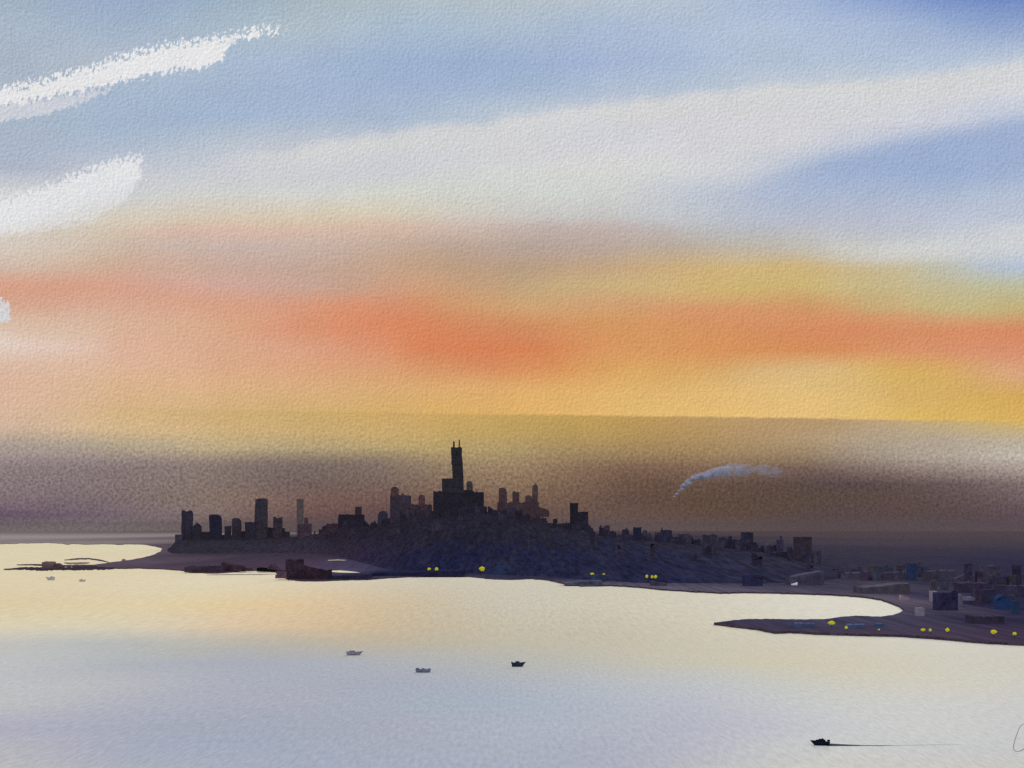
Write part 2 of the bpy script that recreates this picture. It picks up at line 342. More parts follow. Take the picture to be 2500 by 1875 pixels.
# water and land sheets
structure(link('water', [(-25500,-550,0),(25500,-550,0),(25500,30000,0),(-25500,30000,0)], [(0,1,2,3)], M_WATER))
SHORE = [(-500,1330),(-100,1328),(0,1327.5),(60,1326),(120,1325),(150,1326.5),(165,1329),(178,1327),(215,1329),(260,1327.5),
 (297,1329.5),(305,1328),(330,1328),(360,1330),(385,1335),(397,1338.5),(392,1346),(375,1354),(345,1362),(310,1368),(265,1373),(225,1379),
 (240,1384),(300,1387),(340,1386),(400,1388),(440,1391),(480,1395),(505,1398),(540,1397),(590,1393),(640,1391),(671,1394),(680,1402),
 (700,1411),(730,1416),(760,1417),(800,1416),(850,1414),(900,1413),(950,1409),(1000,1407),(1100,1405),(1150,1406),(1200,1412),(1260,1413),
 (1300,1411),(1340,1415),(1380,1424),(1420,1429),(1500,1428),(1560,1432),(1620,1438),(1700,1443),(1760,1446),(1830,1445),(1900,1446),
 (2000,1449),(2060,1452),(2110,1456),(2150,1462),(2180,1472),(2195,1478),(2208,1488),(2196,1496),(2180,1501),(2150,1505),(2090,1503),
 (2060,1505),(2019,1511),(1960,1512),(1900,1511),(1830,1511),(1790,1514),(1743,1520),(1790,1526),(1850,1533),(1890,1541),(1940,1540),
 (2000,1544),(2100,1547),(2200,1549),(2300,1556),(2400,1565),(2500,1570),(2700,1585),(3400,1640)]
def rough_line(pts, step=6.0, jit=0.9):
    out_ = []
    for (x0,y0),(x1,y1) in zip(pts, pts[1:]):
        L = math.hypot(x1-x0, (y1-y0)*3); m_ = max(1, int(L/step))
        for i in range(m_):
            t = i/m_; x = x0+(x1-x0)*t; y = y0+(y1-y0)*t
            out_.append((x + random.uniform(-.5,.5)*jit, y + jit*0.9*mn.noise(Vector((x*0.11, y*0.3, 1.7))) + random.uniform(-.3,.3)*jit))
    out_.append(pts[-1]); return out_
def sheet(name, top, z, m_top, m_side, z0=-1.0):
    k_ = len(top)
    vs = [Vector((p.x,p.y,z)) for p in top] + [Vector((p.x,p.y,z0)) for p in top]
    me = bpy.data.meshes.new(name)
    fs = [tuple(range(k_))] + [(i, (i+1)%k_, (i+1)%k_+k_, i+k_) for i in range(k_)]
    me.from_pydata([tuple(v) for v in vs], [], fs); me.materials.append(m_top); me.materials.append(m_side)
    for i, p in enumerate(me.polygons): p.material_index = 0 if i == 0 else 1
    bm = bmesh.new(); bm.from_mesh(me)
    bmesh.ops.triangulate(bm, faces=[f for f in bm.faces if len(f.verts) > 4], ngon_method='EAR_CLIP')
    bmesh.ops.recalc_face_normals(bm, faces=bm.faces); bm.to_mesh(me); bm.free()
    o = bpy.data.objects.new(name, me); C.objects.link(o); return o
LZ = 2.0
pts = [gnd(x, y, LZ) for x, y in rough_line(SHORE)]
pts += [Vector((25000, 900, LZ)), Vector((25000, 60000, LZ)), Vector((-25000, 60000, LZ)), Vector((-25000, 7400, LZ))]
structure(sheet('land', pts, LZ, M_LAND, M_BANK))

# the low ridge the city stands on
RIDGE = [(408,1343,1344.5,1347),(420,1332,1344,1351),(430,1318,1343.5,1352),(445,1311,1343,1352),(600,1305,1343,1350),(720,1310,1345,1350),(800,1298,1348,1352),
 (840,1286,1352,1362),(925,1285,1358,1385),(1000,1264,1360,1400),(1060,1260,1361,1400),(1180,1250,1361,1401),(1280,1266,1362,1406),
 (1340,1282,1363,1408),(1400,1292,1364,1414),(1470,1304,1366,1418),(1550,1315,1368,1424),(1700,1328,1374,1425),(1850,1344,1380,1426),
 (1930,1362,1385,1424),(2020,1378,1390,1420),(2090,1397.5,1398.5,1410)]
def interp(tab, x):
    for a, b in zip(tab, tab[1:]):
        if a[0] <= x <= b[0]:
            t = (x-a[0])/(b[0]-a[0]); return [p+(q-p)*t for p, q in zip(a[1:], b[1:])]
    return tab[0][1:] if x < tab[0][0] else tab[-1][1:]
vs, fs, NT_ = [], [], 22
cols_ = [408+i*4 for i in range(int((2090-408)/4)+1)]
for px in cols_:
    top, bpy_, foot = interp(RIDGE, px)
    dr, df = dist(bpy_), dist(foot, LZ); H = CAMH+(HZ-top)/F*dr - LZ
    H *= 1 + 0.05*mn.noise(Vector((px*0.05, 3, 0)))
    for j in range(NT_+1):
        t = j/NT_*1.5
        d = df+(dr-df)*min(t,1) if t <= 1 else dr+(dr-df+250)*(t-1)*2
        s = t if t <= 1 else max(0, 1-(t-1)*2)
        prof = s*s*(3-2*s)*0.6+0.4*s
        edge = min(1, (px-408)/10, (2090-px)/25)
        z = LZ-0.3+H*prof*max(edge,0)
        vs.append(((px-1250)/F*d, d, z))
for i in range(len(cols_)-1):
    for j in range(NT_):
        a = i*(NT_+1)+j; fs.append((a, a+1, a+NT_+2, a+NT_+1))
mh, k, b = mat('wooded_ridge')
pos = k.new('ShaderNodeNewGeometry').outputs['Position']; x, y, z = k.sep(pos)
hp = k.xyz(x, k.math('MULTIPLY', y, 0.07), z)
q = k.noise(hp, 1/30, 2, 0.55)
hclear = lambda q: div([max(0.003, v-0.095*h) for v, h in zip(lin(q), HAZE_L)], E_UP)
upc = k.ramp(k.step(x, -1000.0, 700.0, smooth=False), [(0,(36,35,48)),(0.25,(42,38,50)),(0.55,(40,38,52)),(0.75,(47,45,58)),(1,(58,54,68))], conv=hclear)
loc_ = k.ramp(k.step(x, -1000.0, 700.0, smooth=False), [(0,(50,48,60)),(0.3,(60,50,70)),(0.5,(34,36,64)),(0.75,(44,45,70)),(1,(58,55,70))], conv=hclear)
hc = k.mix(k.step(k.math('ADD', z, k.math('MULTIPLY', k.math('SUBTRACT', q, .5), 70.0)), 18.0, 75.0), loc_, upc)
hc = k.mix(k.step(q, 0.40, 0.75, 0, 0.12), hc, hclear((78,74,88)))
hc = k.scale(hc, k.math('MULTIPLY', grain(k, hp, 9.0, 2.9), 0.92))
k.put(b.inputs['Base Color'], hc)
structure(link('hill', vs, fs, mh, smooth=True))

# ------------------------------------------------------------------ buildings
def outline(x0, x1, top, bot, style='flat', xb0=None, xb1=None):
    """front outline in photo units, from lower left round to lower right, a little uneven"""
    xb0 = x0 if xb0 is None else xb0; xb1 = x1 if xb1 is None else xb1
    w, h = x1-x0, bot-top; P_ = []
    nseg = max(2, int(h/9))
    for i in range(nseg): 
        t = i/nseg; P_.append((xb0+(x0-xb0)*t + (random.uniform(-.5,.5) if i else 0), bot-h*t))
    if style == 'flat':
        m_ = max(2, int(w/6)); P_ += [(x0+w*i/m_ + random.uniform(-.3,.3), top+random.uniform(-.9,.9)) for i in range(m_+1)]
    elif style == 'notch':
        P_ += [(x0, top), (x0+w*.12, top-1.5), (x0+w*.3, top+1.6), (x0+w*.62, top+1.2), (x0+w*.8, top-1.5), (x0+w*.93, top+.5), (x1, top+5)]
    elif style == 'vee':
        P_ += [(x0, top+.5), (x0+w*.1, top-1), (x0+w*.45, top+4), (x0+w*.9, top+1), (x1, top+.5)]
    elif style == 'dome':
        P_ += [(x0+w*(.5-.5*math.cos(a)), top+w*.42*(1-math.sin(a))) for a in [math.pi*i/9 for i in range(10)]]
    elif style == 'round':
        P_ += [(x0+.5, top+3), (x0+w*.1, top+.4), (x0+w*.5, top-.4), (x0+w*.75, top+.8), (x0+w*.93, top+4.5), (x1, top+11)]
    elif style == 'peak':
        P_ += [(x0, top+w*.55), (x0+w*.3, top+w*.25), (x0+w*.5, top), (x0+w*.75, top+w*.3), (x1, top+w*.6)]
    elif style == 'fall':
        m_ = max(3, int(w/8)); P_ += [(x0+w*i/m_, top+h*.45*i/m_+random.uniform(-1,1)) for i in range(m_+1)]
    elif style == 'rise':
        m_ = max(3, int(w/8)); P_ += [(x0+w*i/m_, top+h*.45*(1-i/m_)+random.uniform(-1,1)) for i in range(m_+1)]
    elif style == 'bumpy':
        m_ = max(4, int(w/4)); P_ += [(x0+w*i/m_, top+random.uniform(-2.2,2.2)) for i in range(m_+1)]
    for i in range(nseg):
        t = (i+1)/nseg; P_.append((x1+(xb1-x1)*t + (random.uniform(-.5,.5) if i < nseg-1 else 0), top+h*t))
    return P_
def block(name, pts_, d, thick, m, parent, back=0.0, z0=None):
    """an outline given its own distance, real size and thickness in metres"""
    fr = [at(x, y, d) for x, y in pts_]
    if z0 is not None:
        fr = [Vector((p.x, p.y, max(p.z, z0))) for p in fr]
        lo = min(p.z for p in fr)
        fr = [Vector((p.x, p.y, z0)) if p.z-lo < .01 else p for p in fr]
    fr = [p + Vector((0, back, 0)) for p in fr]
    k_ = len(fr)
    v = fr + [p + Vector((0, thick, 0)) for p in fr]
    f = [tuple(range(k_)), tuple(reversed(range(k_, 2*k_)))] + [(i, i+k_, (i+1)%k_+k_, (i+1)%k_) for i in range(k_)]
    return link(name, local(parent, v), f, m, parent)
def building(name, label, cat, bpy_, colr, body, parts=(), group=None, z0=LZ-.5, bottom=None, amt=1.5, size=9.0):
    """body = (x0, x1, top, style[, xb0, xb1]); parts = (part name, x0, x1, top, bottom, style, colour or None)"""
    d = dist(bpy_, LZ) + random.uniform(-14, 14)
    x0, x1, top, st = body[:4]
    g = at((x0+x1)/2, bpy_, d); root = base(name, Vector((g.x, d, LZ)))
    thick = max(10.0, (x1-x0)/F*d*0.8)
    block('wall', outline(x0, x1, top, bottom or bpy_, st, *body[4:]), d, thick, wash(colr, size=size, amt=amt, d=d), root, z0=z0 if not bottom else None)
    for i, (pn, a, b_, t_, bo, st_, pc) in enumerate(parts):
        w = (b_-a)/F*d
        block(pn, outline(a, b_, t_, bo, st_), d, max(1.2, min(thick*.7, w)), wash(pc or colr, size=size, amt=amt, d=d), root, back=-0.35*(i+1) if bo > top+2 else thick*.12)
    return tag(root, label, cat, group)

DK, CH, MA, NV, GY, PU, SL = (42,40,56), (36,34,48), (76,58,68), (38,38,62), (76,70,80), (62,54,72), (56,54,72)
G = 'skyline buildings'
B = building
# --- western cluster
B('low_block','low dark block at the left foot of the notched tower, westernmost of all','building',1344.2,SL,(427,444,1305,'flat'),group=G)
B('office_tower','dark slab tower with a notched top, the westernmost tall building of the skyline','building',1344,DK,(443,467,1247,'notch'),group=G)
B('office_block','short dark block with a pointed cap, just right of the notched western tower','building',1344,DK,(471,489,1283,'flat'),[('roof_cap',473,487,1276,1285,'peak',None)],group=G)
B('low_block','long low block between the pointed short block and the round-topped navy tower','building',1343.6,DK,(487,513,1299,'flat'),group=G)
B('round_top_tower','navy blue tower with a rounded shoulder, darkest of the western cluster','building',1344,(33,33,54),(510,537.5,1256,'round',512,537),group=G,amt=1.0)
B('low_block','low dark block between the round-topped navy tower and the smallest square tower','building',1343.5,DK,(536,550,1306,'flat'),group=G)
B('square_tower','smallest square tower of the western cluster, right of the round-topped navy tower','building',1344,DK,(548,562.5,1284,'flat'),group=G)
B('office_block','mid-height rounded block left of the stepped block beside the tallest western tower','building',1344,(48,44,58),(566,586.5,1265,'round'),group=G)
B('low_block','low dark block between the rounded block and the stepped block, western cluster','building',1343.5,DK,(585,600,1297,'flat'),group=G)
B('stepped_block','stepped dark block leaning on the left side of the tallest western tower','building',1344.2,DK,(598,622,1275,'flat'),group=G)
B('office_tower','tall grey-black tower widening to its base, tallest of the western cluster','building',1344,(50,48,60),(623,650,1219,'flat',619,650.5),[('roof_parapet',627,649,1217,1221,'flat',None)],group=G)
B('low_block','low dark block at the right foot of the tallest western tower','building',1343.6,DK,(649,668,1288,'flat'),group=G)
B('office_block','mid-height block with a dipped V-shaped roofline, right of the tallest western tower','building',1344,(50,46,58),(667,687,1262,'vee',665,686),group=G)
B('low_block','two-step low block falling away right of the block with the dipped roof','building',1343.6,DK,(685,705,1298,'flat'),[('wall_step',685,694,1289,1299,'flat',None)],group=G)
B('slender_tower','pale grey slender tower standing apart, faint against the haze','building',1344,(86,78,80),(724.5,740,1218,'flat',724,738),group=G,amt=1.0)  # haze painted into the paler wall colour
B('office_block','purple block with a small turret, in front of the pale slender tower','building',1345.5,(66,52,66),(727,758,1279,'flat'),[('turret',741,751,1263,1281,'dome',(72,58,68))],group=G)
B('low_block','maroon low block sloping up towards the broad block with a chimney-like turret','building',1347,(62,48,60),(766,800,1287,'rise'),group=G)
B('low_block','maroon stepped block touching the left wall of the broad block with a chimney-like turret','building',1348.5,(54,42,54),(797,830,1278,'bumpy'),group=G)
B('broad_block','broad black block carrying one narrow chimney-like turret','building',1350,CH,(826,885,1256,'flat'),[('turret',866,881,1237,1258,'flat',(52,46,52)),('wall_step',825,834,1265,1290,'flat',None)],group=G)
B('low_block','dark low block stepping down right of the chimney-like turret','building',1352,CH,(884,926,1268,'fall'),group=G)
# --- centre
B('domed_block','dark domed block between the turret block and the maroon-topped pair','building',1357,SL,(924,946,1247,'dome'),[('wall_step',922,930,1256,1290,'flat',None)],group=G)
B('office_block','broad block with a maroon corner turret, second high block left of the twin-masted tower','building',1358.5,(56,50,64),(952,1001,1209,'bumpy'),[('corner_turret',954,972,1188,1212,'dome',(74,54,62)),('roof_house',981,986,1205,1212,'flat',None)],group=G)
B('office_block','ragged-roofed block with a thin maroon turret, next left of the twin-masted tower','building',1358.5,(60,52,64),(1000,1052,1232,'bumpy'),[('turret',1022,1036.5,1208,1236,'dome',(78,56,62))],group=G)
B('low_block','low dark block filling the gap left of the great central block','building',1359,(58,48,62),(1049,1061,1256,'flat'),group=G)
# the great tower
d = dist(1359, LZ); g = at(1115, 1359, d)
root = base('twin_mast_skyscraper', Vector((g.x, d, LZ)))
mt, mb_ = wash((42,42,50), amt=1.3, d=d), wash((37,36,48), amt=1.3, d=d)
block('podium', outline(1057.5,1180,1200,1359,'bumpy'), d, 90, mb_, root, z0=LZ-.5)
block('side_wing', outline(1079,1106,1169,1204,'bumpy'), d, 40, wash((46,44,54), d=d), root, back=-1.0)
sh = block('tower_shaft', [(1106,1204),(1104.8,1160),(1103.2,1134),(1128.8,1132),(1130.5,1160),(1131.5,1204)], d, 32, mt, root, back=-1.6)
block('upper_tier', [(1102,1134),(1101.4,1128),(1102.6,1124),(1101.2,1108),(1100.8,1093),(1102,1091.5),(1114,1092.5),(1126,1091),(1127.3,1094),(1126.6,1108),(1128,1120),(1129.2,1129),(1128.2,1134)], d, 35, mt, root, back=-3.0)
for a in ((1105.6,1109.9,1076),(1119.4,1122.3,1072)):
    block('antenna', [(a[0],1092),(a[0],a[2]+3),(a[0]+.8,a[2]),(a[1]-.6,a[2]+1),(a[1],a[2]+5),(a[1],1092)], d, 4.0, mt, root, back=12)
block('roof_turret', outline(1139,1153.5,1174,1202,'dome'), d, 15, wash((64,60,62), d=d), root, back=1.2)
block('roof_ledge', outline(1131,1153,1196,1204,'flat'), d, 30, mb_, root, back=-0.8)
tag(root, 'tallest black skyscraper with two masts, rising from a broad block at the city centre', 'skyscraper', G)
B('low_block','dark block stepping down on the right flank of the great central block','building',1360,(44,42,56),(1178,1222,1235,'fall'),group=G)
B('hazy_tower','wider of the maroon hazy towers, nearest to the central skyscraper','building',1356,(72,59,64),(1217,1237.5,1191,'round',1219,1238),group=G,amt=1.0)  # maroon group: haze put into the paler wall colours, not into distance
B('hazy_tower','square maroon hazy tower, middle one of the group right of the skyscraper','building',1356,(70,57,62),(1251,1268,1200,'bumpy'),group=G,amt=1.0)
B('hazy_tower','short domed maroon tower leaning against the hazy spire','building',1356,(72,58,64),(1282,1299,1209,'dome'),group=G,amt=1.0)
B('hazy_tower','slim maroon hazy tower with a spire, rightmost of the maroon group','building',1356,(78,64,70),(1299.5,1313,1186,'flat'),[('spire',1304,1311,1179,1188,'peak',None)],group=G,amt=1.0)
B('hazy_block','long maroon podium in front of the hazy maroon towers','building',1357,(70,56,63),(1214,1316,1226,'bumpy'),[('wall_step',1315,1341,1236,1262,'fall',None)],group=G,amt=1.0)
B('broad_block','broad dark block in front of the maroon towers, right of the central skyscraper','building',1361,(40,38,52),(1200,1276,1246,'bumpy'),group=G)
B('low_block','dark sloping block below the hazy spire, falling to the right','building',1361.5,(44,42,56),(1274,1334,1255,'fall'),group=G)
B('low_block','long low dark block left of the corner tower','building',1362,(48,44,56),(1330,1394,1278,'bumpy'),group=G)
# --- east of centre
B('corner_tower','black square tower with a lower block on its right, alone east of the centre','building',1363,(34,34,46),(1391.5,1411.5,1228,'flat',1394,1411),[('side_wing',1408,1436,1249,1296,'flat',(40,38,52))],group=G)
B('low_block','dark low block stepping down from the corner tower','building',1364,(46,44,60),(1434,1466,1276,'fall'),group=G)
B('office_block','small grey-purple pair of blocks right of the corner tower','building',1365.5,(60,54,70),(1466,1489,1288,'flat'),[('roof_house',1475.5,1488.5,1283,1290,'flat',None)],group=G)
B('low_block','long flat-topped low block below the small grey-purple pair','building',1367,(46,44,64),(1484,1526,1306,'bumpy'),group=G)
B('office_block','upright navy block standing apart on the eastern slope','building',1368,(34,36,58),(1547,1566,1287,'flat'),group=G)
B('office_block','smaller grey blocks just right of the upright navy block','building',1369,(56,52,66),(1569,1590,1302,'flat'),[('roof_house',1571,1580,1295,1304,'flat',None)],group=G)
B('radio_mast','thin dark mast between the upright navy block and the spired block','mast',1370,(44,42,58),(1600,1602.6,1299,'flat'),group=None)
B('spired_block','dark navy block with a small spire at its left corner','building',1371,(40,40,62),(1614.5,1641,1294,'flat'),[('spire',1615.5,1618,1287,1296,'flat',None),('side_wing',1639,1657,1311,1340,'flat',None)],group=G)
B('low_block','grey low block right of the spired navy block','building',1373,(56,54,68),(1658,1688,1304,'bumpy'),group=G)
B('low_block','dark ragged block, middle of the low eastern row','building',1375,(50,50,66),(1718,1752,1305,'bumpy'),group=G)
B('office_block','small rounded dark block left of the long ragged roofs','building',1376,(46,46,66),(1759,1776.5,1311,'dome'),group=G)
B('low_block','low block with ragged roofs at the left foot of the square eastern tower','building',1377,(48,48,66),(1784,1814,1318,'bumpy'),group=G)
B('square_tower','square dark tower at the right end of the ragged eastern row','building',1378,(44,46,62),(1812,1839,1299,'flat'),[('side_wing',1837,1852,1330,1352,'flat',None)],group=G)
B('hazy_block','faint grey block, palest of the eastern buildings','building',1380,(78,70,80),(1868,1881.5,1326,'flat'),group=G,amt=.8)  # pale wall colour carries painted haze
B('low_block','dark blue low block left of the brown-topped tower','building',1384,(46,46,70),(1881,1944,1349,'bumpy'),group=G)
B('office_tower','brownish dark tower, tallest building at the eastern end','building',1386,(52,46,60),(1943,1982,1311,'flat'),group=G)
B('office_block','narrow dark block just right of the brownish eastern tower','building',1388,(58,54,72),(1986,2005,1345,'flat'),group=G)
# --- the packed low city: small blocks nothing tells apart
def hill_point(px, t):
    top, by, foot = interp(RIDGE, px)
    dr, df = dist(by), dist(foot, LZ); d = df+(dr-df)*t
    H = (CAMH+(HZ-top)/F*dr - LZ)*(1 + 0.05*mn.noise(Vector((px*0.05, 3, 0))))
    return d, LZ-0.3+H*((t*t*(3-2*t))*0.6+0.4*t)*max(0, min(1, (px-408)/10, (2090-px)/25))
rf = random.Random(21)
def filler(px, w_px, d, zb, h, c, label, group):
    d += rf.uniform(-22, 22)
    g = Vector(((px-1250)/F*d, d, zb)); root = base('low_rise_block', g); w = w_px/F*d
    py = lambda z: HZ-(z-CAMH)*F/d
    st = rf.choice(['flat','flat','bumpy','bumpy','rise','fall','dome' if w_px < 9 else 'flat'])
    block('wall', outline(px-w_px/2, px+w_px/2, py(zb+h), py(zb-4), 'flat' if st in ('rise','fall') and h < 18 else st), d, max(9, w*.8), wash(c, d=d), root)
    if rf.random() < .45:
        a = px-w_px/2+w_px*rf.uniform(.1,.6); b_ = a+w_px*rf.uniform(.2,.35)
        block('roof_house', outline(a, b_, py(zb+h+rf.uniform(3,9)), py(zb+h-1.5), 'flat'), d, max(4, w*.3), wash(c, d=d), root, back=1.0)
    return tag(root, label, 'building', group)
tones = [(40,38,52),(44,42,58),(38,37,54),(48,45,60),(42,40,60),(52,48,64)]
L1 = 'small dark block packed into the low city mass between the skyline towers and the waterfront'
for i in range(84):
    px = 735+(1990-735)*((i+rf.random())/84)**0.85
    t = rf.choice([.97,.95,.9,.8,.62,.45]) if i % 2 else rf.uniform(.9,.99)
    d, z = hill_point(px, t)
    filler(px, rf.uniform(9,26), d, z, rf.uniform(9,24)*(1.0 if px < 1450 else 1.55 if i % 2 else .9), tones[i % 6] if px < 1500 else tuple(v+(2,2,6)[j] for j, v in enumerate(tones[i % 6])), L1, 'low-rise blocks of the packed city')
L2 = 'small dim violet block in the merged town on the right shore'
for i in range(34):
    px = 2030+(2500-2030)*(i+rf.random())/34; by = rf.choice([1402,1410,1418,1428,1440,1455,1475]) if px > 2270 else rf.choice([1398,1404,1410,1418])
    d = dist(by, LZ)
    filler(px, rf.uniform(9,24), d, LZ, rf.uniform(7,17), (58+rf.randint(-6,6), 54+rf.randint(-5,5), 72+rf.randint(-4,4)), L2, 'low-rise blocks on the right shore')
# --- buildings on the near shore, right
B('shed','dark navy waterfront shed below the ragged eastern row','shed',1431,(42,42,72),(1817,1864,1403,'round',1819,1862),group=None,amt=.9)
B('warehouse','long faint grey warehouse near the head of the bay','warehouse',1428,(62,60,78),(1930,2012,1394,'rise'),group=None,amt=1.0)
B('boathouse','tiny white boathouse before the long faint grey warehouse','boathouse',1429,(196,200,214),(1934,1947,1423,'rise'),group=None,amt=.3)
B('quay_shed','long grey low shed on the inner shore of the bay','shed',1449,(70,66,78),(2106,2222,1424,'rise'),group=None,amt=.9)
B('house','small teal-blue house by itself above the long grey shed','house',1414,(46,56,80),(2145,2156,1384,'flat'),group='blue buildings',amt=.7)
B('tower_block','bright blue block left of the narrow blue block, joined to it by a dark bar','building',1417,(38,54,88),(2219,2239,1376,'flat'),[('connecting_bar',2238,2261,1383,1388,'flat',(48,48,78))],group='blue buildings',amt=.8)
B('tower_block','narrow slate-blue block at the right end of the dark connecting bar','building',1414,(50,60,82),(2259,2269,1381,'flat'),group='blue buildings',amt=.7)
B('house','low dark purple house left of the slim purple tower','house',1426,(60,54,74),(2332,2361,1402,'rise'),group=None)
B('slim_tower','slim dark purple tower on the right shore','building',1427,(50,45,66),(2359,2374,1376,'flat'),group=None)
B('house','small square dark house right of the slim purple tower','house',1427,(56,50,70),(2386,2399,1395,'flat'),group=None)
B('terrace','wide faint purple building behind the right shore lights','building',1422,(66,62,80),(2400,2443,1381,'flat'),group=None)
B('tower_block','dark upright block at the right edge of the city','building',1428,(48,45,66),(2477,2494,1380,'flat'),[('side_wing',2441,2478,1408,1424,'flat',(50,50,78))],group=None)
B('depot','dark navy depot with a square left end, behind the head of the spit','depot',1490,(44,44,72),(2289,2339,1447,'flat'),[('roof_house',2328,2338,1443,1449,'flat',None)],group=None)
B('house','light grey gable-end house at the left end of the navy depot','house',1469,(128,122,136),(2275,2288,1443,'flat'),group='pale houses at the bay head',amt=.5)
B('house','pinkish pale house nearest the tip of the bay','house',1467,(134,118,130),(2201,2220,1452,'fall'),group='pale houses at the bay head',amt=.5)
B('house','pale grey house at the root of the spit','house',1504,(120,114,130),(2241,2257,1484,'flat'),group='pale houses at the bay head',amt=.5)
B('house','L-shaped grey house with a long pale roof right of the navy depot','house',1482,(92,88,110),(2338,2350,1452,'flat'),[('side_wing',2349,2380,1457,1466,'flat',(100,96,118))],group=None,amt=.7)
B('storage_tank','big round-topped bright blue tank on the right shore','tank',1487,(34,54,92),(2434,2467,1453,'dome'),group='blue buildings',amt=.7)
B('house','small upright blue house right of the big blue tank','house',1502,(42,58,88),(2476,2489,1466,'flat'),group='blue buildings',amt=.8)
B('domed_hall','blue-domed hall on the waterfront right of the largest yellow lamp','hall',1403,(40,54,84),(1205,1238,1381,'dome'),group='blue buildings',amt=.9)
B('quay_shed','dull blue quay shed under the single yellow-green lamp','shed',1421,(46,58,84),(1446,1479,1404,'bumpy'),group='blue buildings',amt=.9)
B('boat_shed','long low blue shed on the spit, nearest its tip','shed',1536,(66,74,104),(1939,1990,1523,'bumpy'),group='blue sheds on the spit',amt=.6)
B('boat_shed','long flat pale blue shed in the middle of the spit','shed',1534,(70,80,112),(2070,2113,1525,'flat'),group='blue sheds on the spit',amt=.6)
B('boat_shed','short bright blue shed on the spit where it widens','shed',1531,(60,78,114),(2140,2159,1523,'flat'),group='blue sheds on the spit',amt=.6)

B('terrace','faint low grey-blue terrace left of the teal-blue house','house',1412,(68,66,82),(2064,2130,1399,'bumpy'),group=None,amt=.8)
B('terrace','low dark terrace between the teal-blue house and the bright blue block','house',1416,(62,60,78),(2160,2216,1398,'bumpy'),group=None,amt=.9)
B('terrace','low purple-grey terrace right of the narrow slate-blue block','house',1420,(60,56,74),(2270,2331,1394,'bumpy'),group=None,amt=.9)
B('house','broad dark house behind the L-shaped grey house','house',1447,(52,49,70),(2346,2420,1424,'flat'),group=None,amt=.9)
B('house','dark house with a stepped roof left of the big blue tank','house',1474,(46,44,68),(2384,2432,1440,'flat'),[('wall_step',2372,2385,1452,1473,'flat',None)],group=None,amt=.9)
B('house','dark low house at the right edge above the small upright blue house','house',1458,(50,47,70),(2446,2512,1431,'bumpy'),group=None,amt=.9)
B('warehouse','long dark purple warehouse below the big blue tank','warehouse',1525,(50,46,63),(2376,2452,1506,'bumpy'),group=None,amt=.9)

# --- dark waterfront of the western shore
root = B('wharf_warehouse','black wharf warehouse with a long sloping shed roof at the water\'s edge','warehouse',1413.5,(40,32,46),(697,737,1366,'flat'),
  [('sloping_shed',736,808,1380,1413,'fall',(44,32,44)),('lean_to',672,700,1396,1412,'rise',(78,56,72))])
dW = dist(1415.5, LZ)
for px in (703,708,712,716,721,730,735,738,743,749,753,761,767,776,790):
    h = random.uniform(2.5,7)
    block('piling', [(px,1416+h),(px,1413),(px+2.2,1413),(px+2.2,1416+h*.8)], dist(1417.5,0), 1.6, wash((52,40,52)), root)
B('breakwater','long dark low breakwater at the left end of the western shore','breakwater',1396,(48,40,54),(450,541,1383,'bumpy'))
B('pitched_shed','maroon pitched-roof shed on the western shore','shed',1394.5,(52,38,50),(540,592,1373,'fall'),[('side_wing',588,612,1385,1392,'fall',None)])
B('wooded_bank','low dark mound between the maroon pitched shed and the black warehouse','bank',1395,(56,42,58),(627,697,1377,'peak'))
B('breakwater','thin black breakwater right of the black wharf warehouse','breakwater',1413,(34,34,58),(805,902,1403,'rise'))
B('breakwater','low navy quay below the pair of yellow lamps','breakwater',1407,(30,30,56),(900,1130,1394,'rise'))
B('breakwater','slate grey quay below the dull blue shed','breakwater',1428,(62,64,84),(1378,1470,1418,'rise'))
B('breakwater','short dark quay below the three yellow lamps in a row','breakwater',1430.5,(58,54,72),(1590,1628,1419,'fall'))

# sandbars and the spit of the far left
def bar(name, label, cat, line, thick_px, colr, h=1.6, amt=1.0):
    """a low bank of sand and stone following a line on the water"""
    L, R = [], []
    P_ = rough_line(line, 5, 0.7)
    for i, (x, y) in enumerate(P_):
        t = i/max(1, len(P_)-1); w = thick_px*min(1, 4*t+.15, 4*(1-t)+.15)*(0.75+0.5*random.random())
        L.append(gnd(x, y-w/2)); R.append(gnd(x, y+w/2))
    vs_, fs_ = [], []
    for a, b_ in zip(L, R):
        m1, m2 = a.lerp(b_, .3), a.lerp(b_, .8)
        vs_ += [a+Vector((0,0,-.5)), m1+Vector((0,0,h)), m2+Vector((0,0,h)), b_+Vector((0,0,-.5))]
    for i in range(len(L)-1):
        for j in range(3):
            a = i*4+j; fs_.append((a, a+1, a+5, a+4))
    o = link(name, vs_, fs_, wash(colr, e=E_UP, size=10, amt=amt)); 
    return tag(o, label, cat) if cat else structure(o)
bar('spit', 'long dark low spit reaching left into the calm water', 'sandbar', [(9,1391),(60,1388),(110,1389),(170,1388),(240,1387),(335,1384)], 9.5, (52,44,54))
bar('sandbar', 'thin dark upper strand of the left spit', 'sandbar', [(41,1380),(80,1379),(120,1381),(170,1382),(250,1381),(320,1382)], 5.0, (70,58,68))
bar('sandbar', 'arched thin grey sandbar above the left spit', 'sandbar', [(157,1368),(185,1365),(215,1364),(245,1368),(265,1373)], 4.6, (88,78,84))
bar('sandbar', 'pale grey sandbar inside the arched one, left inlet', 'sandbar', [(156,1375),(185,1376),(219,1375)], 5.0, (118,104,108))
bar('sandbar', 'pale grey strip of sand in the water before the western shore', 'sandbar', [(505,1404),(560,1403),(620,1403),(672,1402)], 2.2, (150,136,130), h=.8)
B('stone_hut','grey humped stone hut on the left spit','hut',1388,(94,80,84),(102,130,1372,'bumpy'),amt=.8)
